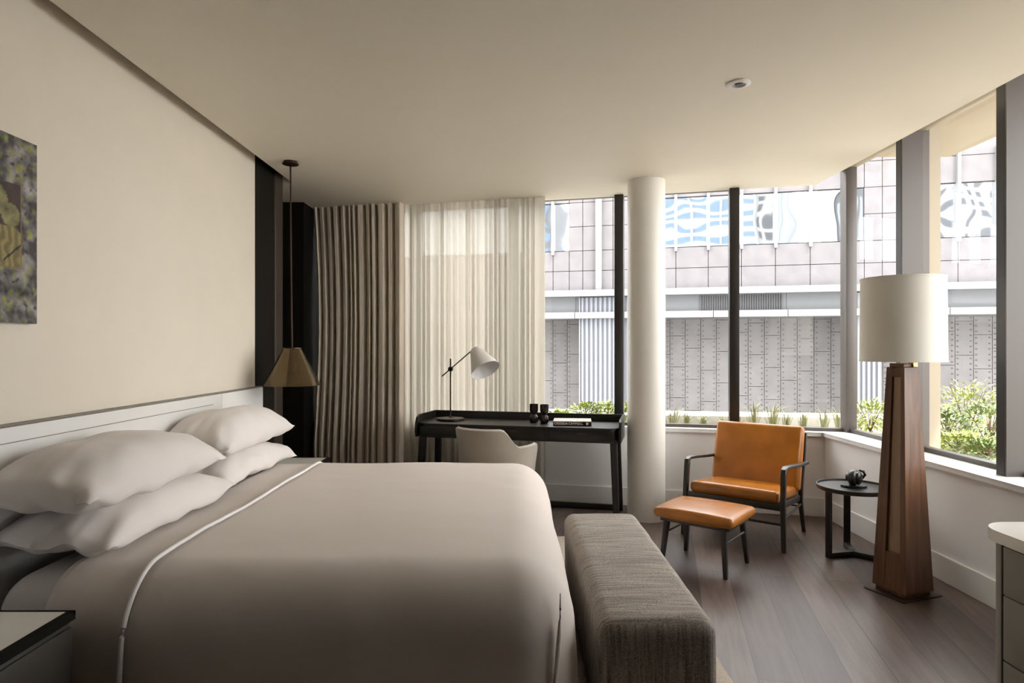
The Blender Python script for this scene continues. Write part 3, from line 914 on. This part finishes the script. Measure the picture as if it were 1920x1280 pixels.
# ================================================================== floor lamp
t = thing('floor_lamp', 'tall walnut obelisk floor lamp with a white drum shade', 'lamp', (2.24, 3.672, 0), R(20))
def hs(z): return .108 - (.108 - .056) * (z - .03) / (1.29 - .03)
def tap(bm, u0, u1, v0, v1, z0, z1):
    tt = bmesh.new(); bmesh.ops.create_cube(tt, size=1)
    for v in tt.verts:
        z = z0 if v.co.z < 0 else z1; h = hs(z)
        v.co = Vector(((u0 if v.co.x < 0 else u1) * h, (v0 if v.co.y < 0 else v1) * h, z))
    bmesh.ops.bevel(tt, geom=tt.edges[:], offset=.0015, segments=1, affect='EDGES')
    merge(bm, tt)
b = B()
tap(b, -1, 1, -1, -.62, .03, 1.29); tap(b, -1, 1, .28, 1, .03, 1.29)
tap(b, -.995, .995, -.62, .28, 1.235, 1.285); tap(b, -.995, .995, -.62, .28, .031, .24)
finish('pedestal', b, 'walnut', t, smooth=0)
b = B(); tap(b, -.80, .80, -.62, .28, .24, 1.235); finish('inset_panel', b, 'walnutpale', t, smooth=0, props={'label': 'paler walnut panel recessed in the slot'})
b = B(); box(b, -.150, .150, -.128, .128, 0, .006, .001); finish('base_plate', b, 'brass', t)
b = B(); box(b, -.095, .095, -.095, .095, .006, .031); finish('plinth', b, 'walnut', t)
b = B(); box(b, -.045, .045, -.045, .045, 1.289, 1.312, .001); finish('neck', b, 'walnut', t)
b = B(); box(b, .018, .05, -.055, -.02, 1.2915, 1.325, .001); finish('switch', b, 'gold', t)
b = B(); tube(b, [(0, 0, 1.31), (0, 0, 1.76)], .007, 10); finish('rod', b, 'gold', t)
b = B(); lathe(b, [(.218, 1.325), (.214, 1.798), (.210, 1.798), (.214, 1.325), (.218, 1.325)], 80, cap=False); sh = finish('lamp_shade', b, 'shade', t, smooth=50)
b = B(); lathe(b, [(.2185, 1.322), (.2200, 1.322), (.2200, 1.331), (.2175, 1.331)], 80, cap=False); finish('shade_trim', b, 'shade', sh)
b = B(); lathe(b, [(.2145, 1.792), (.2160, 1.792), (.2160, 1.801), (.2095, 1.801), (.2095, 1.795)], 80, cap=False); finish('shade_trim', b, 'shade', sh)
b = B()
for k in range(3):
    a = R(120 * k); tube(b, [(0, 0, 1.755), (.212 * math.cos(a), .212 * math.sin(a), 1.755)], .0025, 6)
finish('spider', b, 'gold', t)
b = B(); lathe(b, [(0, 1.45), (.02, 1.45), (.035, 1.50), (.035, 1.54), (0, 1.57)], 20); finish('bulb', b, 'deskshade', t)

# ================================================================== cabinet on the right edge
t = thing('cabinet', 'rounded greige cabinet with a white stone top by the right edge', 'cabinet', (2.14, 1.6, 0))
def rr(x0, x1, y0, y1, r, n=10):
    p = []
    for cx, cy, a0 in ((x1 - .02, y1 - .02, 0), (x0 + r, y1 - r, 90), (x0 + r, y0 + r, 180), (x1 - .02, y0 + .02, 270)):
        q = .02 if cx == x1 - .02 else r
        for k in range(n + 1):
            a = R(a0 + 90 * k / n); p.append((cx + q * math.cos(a), cy + q * math.sin(a)))
    return p
b = B(); prism(b, rr(-.425, .43, -.78, .785, .12), .71, .752, .006); finish('stone_top', b, 'stone', t)
b = B(); prism(b, rr(-.405, .42, -.76, .765, .105), .06, .708); finish('body', b, 'greige', t)
b = B(); prism(b, rr(-.38, .40, -.73, .73, .1), .0, .06); finish('plinth', b, 'black', t)
for k in range(3):
    for (za, zb) in ((.065, .30), (.305, .53), (.535, .702)):
        b = B(); ya = .655 - .46 * (k + 1); box(b, -.414, -.4055, ya + .005, ya + .455, za, zb, .002); finish('drawer', b, 'greige', t)
b = B(); box(b, -.412, -.404, .655, .662, .065, .706); finish('seam_strip', b, 'frame', t, smooth=0)  # solid black strip along the vertical seam

# ================================================================== outside: terrace planters
b = B(); prism(b, [(-5, W(-5, 6.15)), (2.9, W(2.9, 6.15)), (2.92, W(2.92, 6.15)), (2.92, -1.4), (6.19, -1.4), (6.19, 6.29), (-5, 8.09)], .2, .56)
tag(finish('planter_bed', b, 'soil', smooth=0), 'low planting bed running outside the windows', 'planter bed')
b = B(); prism(b, [(-5, 8.1), (6.2, 6.3), (6.2, -2.5), (6.7, -2.5), (6.7, 6.75), (-5, 8.65)], .1, .66)
tag(finish('planter_parapet', b, 'concrete', smooth=0), 'pale sunlit parapet edging the planting bed', 'parapet')

def leaf(bm, p, d, L, wd, droop=.3):
    d = d.normalized(); s = d.cross(Vector((0, 0, 1)))
    if s.length < .01: s = Vector((1, 0, 0))
    s.normalize(); 
    pts = [p, p + d * L * .5 + Vector((0, 0, -droop * L * .12)), p + d * L + Vector((0, 0, -droop * L * .45))]
    up = Vector((0, 0, wd * .15))
    v = [bm.verts.new(pts[0]), bm.verts.new(pts[1] + s * wd / 2 + up), bm.verts.new(pts[2]), bm.verts.new(pts[1] - s * wd / 2 + up), bm.verts.new(pts[1])]
    bm.faces.new((v[0], v[1], v[4])); bm.faces.new((v[1], v[2], v[4])); bm.faces.new((v[4], v[2], v[3])); bm.faces.new((v[0], v[4], v[3]))
def shrub(label, x, y, h, r, n, m='leaf', seed=0, L=.055, z=.575, cat='shrub', group=None):
    rnd = random.Random(seed)
    t = thing('shrub', label, cat, (x, y, z), rnd.uniform(0, 6), group)
    st_ = B(); lf = B()
    for k in range(max(5, n // 60)):
        a = rnd.uniform(0, 2 * PI); q = rnd.uniform(0, r * .8)
        top = Vector((q * math.cos(a), q * math.sin(a), h * rnd.uniform(.65, 1)))
        tube(st_, [(0, 0, 0), (top * .5 + Vector((0, 0, h * .08))), top], [.006, .004, .002], 5)
    for k in range(n):
        a = rnd.uniform(0, 2 * PI); u = rnd.uniform(-.9, 1); rad = rnd.uniform(.45, 1)
        lump = 1 + .25 * noise.noise(Vector((math.cos(a) * 2, math.sin(a) * 2, u * 2 + seed)))
        c = math.sqrt(max(0, 1 - u * u)) * rad * lump
        p = Vector((c * r * math.cos(a), c * r * math.sin(a), h * (.52 + .46 * u * rad * lump)))
        d = Vector((math.cos(a) + rnd.uniform(-.6, .6), math.sin(a) + rnd.uniform(-.6, .6), u + rnd.uniform(-.3, .8)))
        leaf(lf, p, d, L * rnd.uniform(.7, 1.3), L * .45)
    finish('stems', st_, 'stem', t); finish('foliage', lf, m, t, smooth=0)
    return t
def tuft(label, x, y, h, n, seed, group=None, z=.56):
    rnd = random.Random(seed); bm = B()
    for k in range(n):
        a = rnd.uniform(0, 2 * PI); sp = rnd.uniform(.15, 1.0); hh = h * rnd.uniform(.6, 1.1)
        d = Vector((math.cos(a), math.sin(a), 0)); s = Vector((-d.y, d.x, 0)); wd = .008
        p0 = d * .02; p1 = d * hh * sp * .35 + Vector((0, 0, hh * .65)); p2 = d * hh * sp * .9 + Vector((0, 0, hh * (1 - .3 * sp)))
        v = [bm.verts.new(p0 + s * wd / 2), bm.verts.new(p0 - s * wd / 2), bm.verts.new(p1 - s * wd / 2), bm.verts.new(p1 + s * wd / 2), bm.verts.new(p2)]
        bm.faces.new((v[0], v[1], v[2], v[3])); bm.faces.new((v[3], v[2], v[4]))
    o = finish('grass_tuft', bm, 'blade', loc=(x, y, z), smooth=0)
    return tag(o, label, 'plant', group)
def at(px, y): return (px - 960) / 1200 * y
for i, (px, y, h, r, lab) in enumerate((
    (1050, 6.9, .14, .16, 'low sunlit shrub outside, right of the sheer curtain'),
    (1098, 6.9, .24, .17, 'feathery yellow green shrub outside, left of the black mullion'),
    (1140, 6.8, .25, .19, 'rounded sunlit shrub outside, partly behind the black mullion'),
    (1176, 6.6, .24, .14, 'shrub outside glimpsed between black mullion and round column'))):
    shrub(lab, at(px, y), y, h, r, 420, 'leaf', 20 + i, .06)
for i, (px, y, h, r, lab, m) in enumerate((
    (1632, 6.3, .32, .22, 'shrub outside seen left of the floor lamp', 'leaf'),
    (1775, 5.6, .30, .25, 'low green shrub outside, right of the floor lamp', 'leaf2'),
    (1815, 5.9, .52, .30, 'tall leafy shrub outside the right window', 'leaf'),
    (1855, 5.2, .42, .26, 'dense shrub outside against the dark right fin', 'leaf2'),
    (1800, 4.85, .18, .22, 'low ground covering shrub close under the right window', 'leaf'),
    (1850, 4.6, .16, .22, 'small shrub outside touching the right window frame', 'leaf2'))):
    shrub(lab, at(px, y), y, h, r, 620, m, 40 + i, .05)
for i in range(11):
    px = 1262 + i * 31 + random.uniform(-6, 6)
    y = 6.25 + random.uniform(0, .25)
    tuft('strappy grass tuft outside, in the row below the far windows', at(px, y), y, random.uniform(.20, .36), 34, 70 + i, 'grass tufts outside the far windows')

# street far below
b = B(); box(b, -60, 60, 7, 60, -4.3, -4.2); struct('ground', b, 'concrete', smooth=0)

# ================================================================== outside: building across the street
D0 = 20.0; BSL = -.24; BA = math.atan(BSL)
t = thing('office_building', 'stone and glass office building across the street', 'building', (0, D0, 0), BA)
def FX(px):
    k = (px - 960) / 1200; y = D0 / (1 - BSL * k); return k * y / math.cos(BA)
def FZ(py, px=1400):
    k = (px - 960) / 1200; y = D0 / (1 - BSL * k); return 1.4 + (652 - py) * y / 1200
zW1, zW0 = FZ(363), FZ(459)
zL1, zL0 = FZ(539), FZ(551)
zB1, zB0 = FZ(582), FZ(594)
X0, X1 = -14, 22
b = B(); box(b, X0, X1, .12, .6, zL1, 9.0); finish('backing', b, 'fdark', t, smooth=0)
wins = [(-13.0, -6), (-4.0, 1.80), (4.55, 10.0), (11.62, 20)]
def in_win(x0, x1):
    return any(x0 > a - .05 and x1 < c + .05 for a, c in wins)
P = .915
b = B()
gap = .009
# stone cladding: rows above and below the window band, full height where there is no window
cuts = sorted(set([X0, X1] + [c for ab in wins for c in ab] + [4.96 + P * k for k in range(-18, 19)]))
rows_low = [(zL1, (zL1 + zW0) / 2), ((zL1 + zW0) / 2, zW0)]
mid = (zW0 + zW1) / 2
for xa, xb in zip(cuts[:-1], cuts[1:]):
    if xb - xa < .05: continue
    rows = rows_low + [(zW1, zW1 + .72), (zW1 + .72, zW1 + 1.5), (zW1 + 1.5, 9.0)]
    if not in_win(xa, xb): rows += [(zW0, mid), (mid, zW1)]
    for za, zb in rows: box(b, xa + gap, xb - gap, 0, .13, za + gap, zb - gap)
finish('stone_cladding', b, 'fstone', t, smooth=0)
for wa, wb in wins:
    xs_ = [wa] + [c for c in cuts if wa < c < wb] + [wb]
    for xa, xb in zip(xs_[:-1], xs_[1:]):
        if xb - xa < .1: continue
        b = B(); box(b, xa + .01, xb - .01, .05, .1, zW0 + .02, zW1 - .02); finish('window_pane', b, 'mirror', t, smooth=0)
        if xa > wa:
            b = B(); box(b, xa - .04, xa + .04, -.10, .05, zW0 - .12, zW1 + .9); finish('window_fin', b, 'fwhite', t, smooth=0)
b = B(); box(b, FX(1117), FX(1129), -.15, 0, zL1, 9.0, .03); finish('downpipe', b, 'fwhite', t)
b = B(); box(b, X0, X1, -.35, .6, zL0, zL1); finish('ledge', b, 'fwhite', t, smooth=0)
b = B(); 
for k in range(-7, 12):
    box(b, k * 2.0 + .01, k * 2.0 + 1.99, .05, .2, zB1, zL0)
finish('fascia_panels', b, 'fgrey', t, smooth=0)
b = B()
xa, xb = FX(1313), FX(1467)
k = xa
while k < xb:
    box(b, k, k + .028, .0, .045, zB1 + .02, zL0 - .02); k += .065
finish('louvre', b, 'fdark', t, smooth=0)
b = B()
for k in range(-7, 12): box(b, k * 2.0 + .01, k * 2.0 + 1.99, -.25, .6, zB0, zB1)
finish('lower_band', b, 'fwhite', t, smooth=0)
b = B(); box(b, X0, X1, .3, 2.2, zB0 + .02, zB0 + .2); finish('soffit', b, 'fgrey', t, smooth=0)
# recessed wall of studded panels
b = B(); box(b, X0, X1, 1.55, 1.7, -4.2, zB0 + .1); finish('recess_backing', b, 'fdark', t, smooth=0)
b = B(); studs = B()
pw = .47; ph_ = .98
col_ = 0
x = X0
while x < X1 - pw:
    zb = -4.2 - (col_ % 2) * ph_ / 2 + .1 * (col_ % 3)
    while zb < zB0:
        box(b, x + .008, x + pw - .008, 1.5, 1.56, max(-4.2, zb + .008), min(zB0 + .05, zb + ph_ - .008))
        if 0 < x < 15 and zb > -2:
            for s in (.07, pw - .07):
                for q in range(6):
                    zz = zb + .09 + q * .16
                    if zz < zB0 - .02: box(studs, x + s - .017, x + s + .017, 1.478, 1.5, zz - .017, zz + .017)
        zb += ph_
    x += pw; col_ += 1
finish('studded_panels', b, 'stud', t, smooth=0)
st2 = finish('studs', studs, 'studs', t, smooth=0); st2['kind'] = 'stuff'
for xa, xb in ((FX(1089), FX(1183)), (FX(1604), FX(1652))):
    bm = B()
    n = int((xb - xa) / .14) + 1
    prev_x = xa
    box(bm, xa, xb, -.02, .5, -4.2, zL0 - .02)
    for k in range(n):
        c0 = xa + (xb - xa) * (k + .15) / n; c1 = xa + (xb - xa) * (k + .7) / n
        box(bm, c0, c1, -.09, -.02, -4.2, zL0 - .02, .012)
    box(bm, xa - .04, xa, -.12, .5, -4.2, zL0 - .02)
    finish('fluted_pier', bm, 'fcol', t, smooth=0)

# towers behind us, seen only as reflections in that building's glazing
def tower(label, x0, x1, y0, y1, h, m, bandm=None, pitch=2.1, vert=None, sx=0):
    t = thing('office_tower', label, 'building', ((x0 + x1) / 2, (y0 + y1) / 2, -4.2))
    hx, hy = (x1 - x0) / 2, (y1 - y0) / 2
    b = B(); box(b, -hx, hx, -hy, hy, 0, h); finish('walls', b, m, t, smooth=0)
    if bandm:
        b = B(); z = 1.0
        while z < h - 1.5:
            if not vert: box(b, -hx + .4, hx - .4, hy - .1, hy + .06, z, z + pitch * .52)
            else:
                x = -hx + .5
                while x < hx - 1.2:
                    box(b, x, x + vert * .55, hy - .1, hy + .06, z, z + pitch * .6); x += vert
            z += pitch
        finish('window_bands', b, bandm, t, smooth=0)
    b = B(); n = max(1, int(2 * hx / 5.5))
    for k in range(n + 1): box(b, -hx + 2 * hx * k / n - .22, -hx + 2 * hx * k / n + .22, hy, hy + .3, 0, h)
    finish('piers', b, m, t, smooth=0)
tower('white tower with blue window bands reflected in the facade glazing', -26, -5.6, -110, -100, 60, 'twhite', 'tblue')
tower('dark tower reflected at the left, above the fluted pier', -58, -51, -110, -100, 40, 'tdark', 'tblue', 3.0)
tower('white gridded tower reflected beside the blue banded tower', -5.4, -1.4, -112, -102, 50, 'twhite', 'tdark', 2.3, 1.5)
tower('plain grey slab reflected beside the gridded tower', -1.2, 1.4, -106, -100, 55, 'tgrey')
tower('pale grey slab reflected right of the open sky', 6.6, 9.2, -108, -100, 55, 'twhite')
tower('dark tower with thin white ribs reflected at the right', 9.4, 14.0, -108, -100, 55, 'tdark', 'tgrey', 55, 1.0)
tower('pale tower with square windows reflected at far right', 24, 36, -110, -98, 55, 'twhite', 'tdark', 2.4, 2.2)
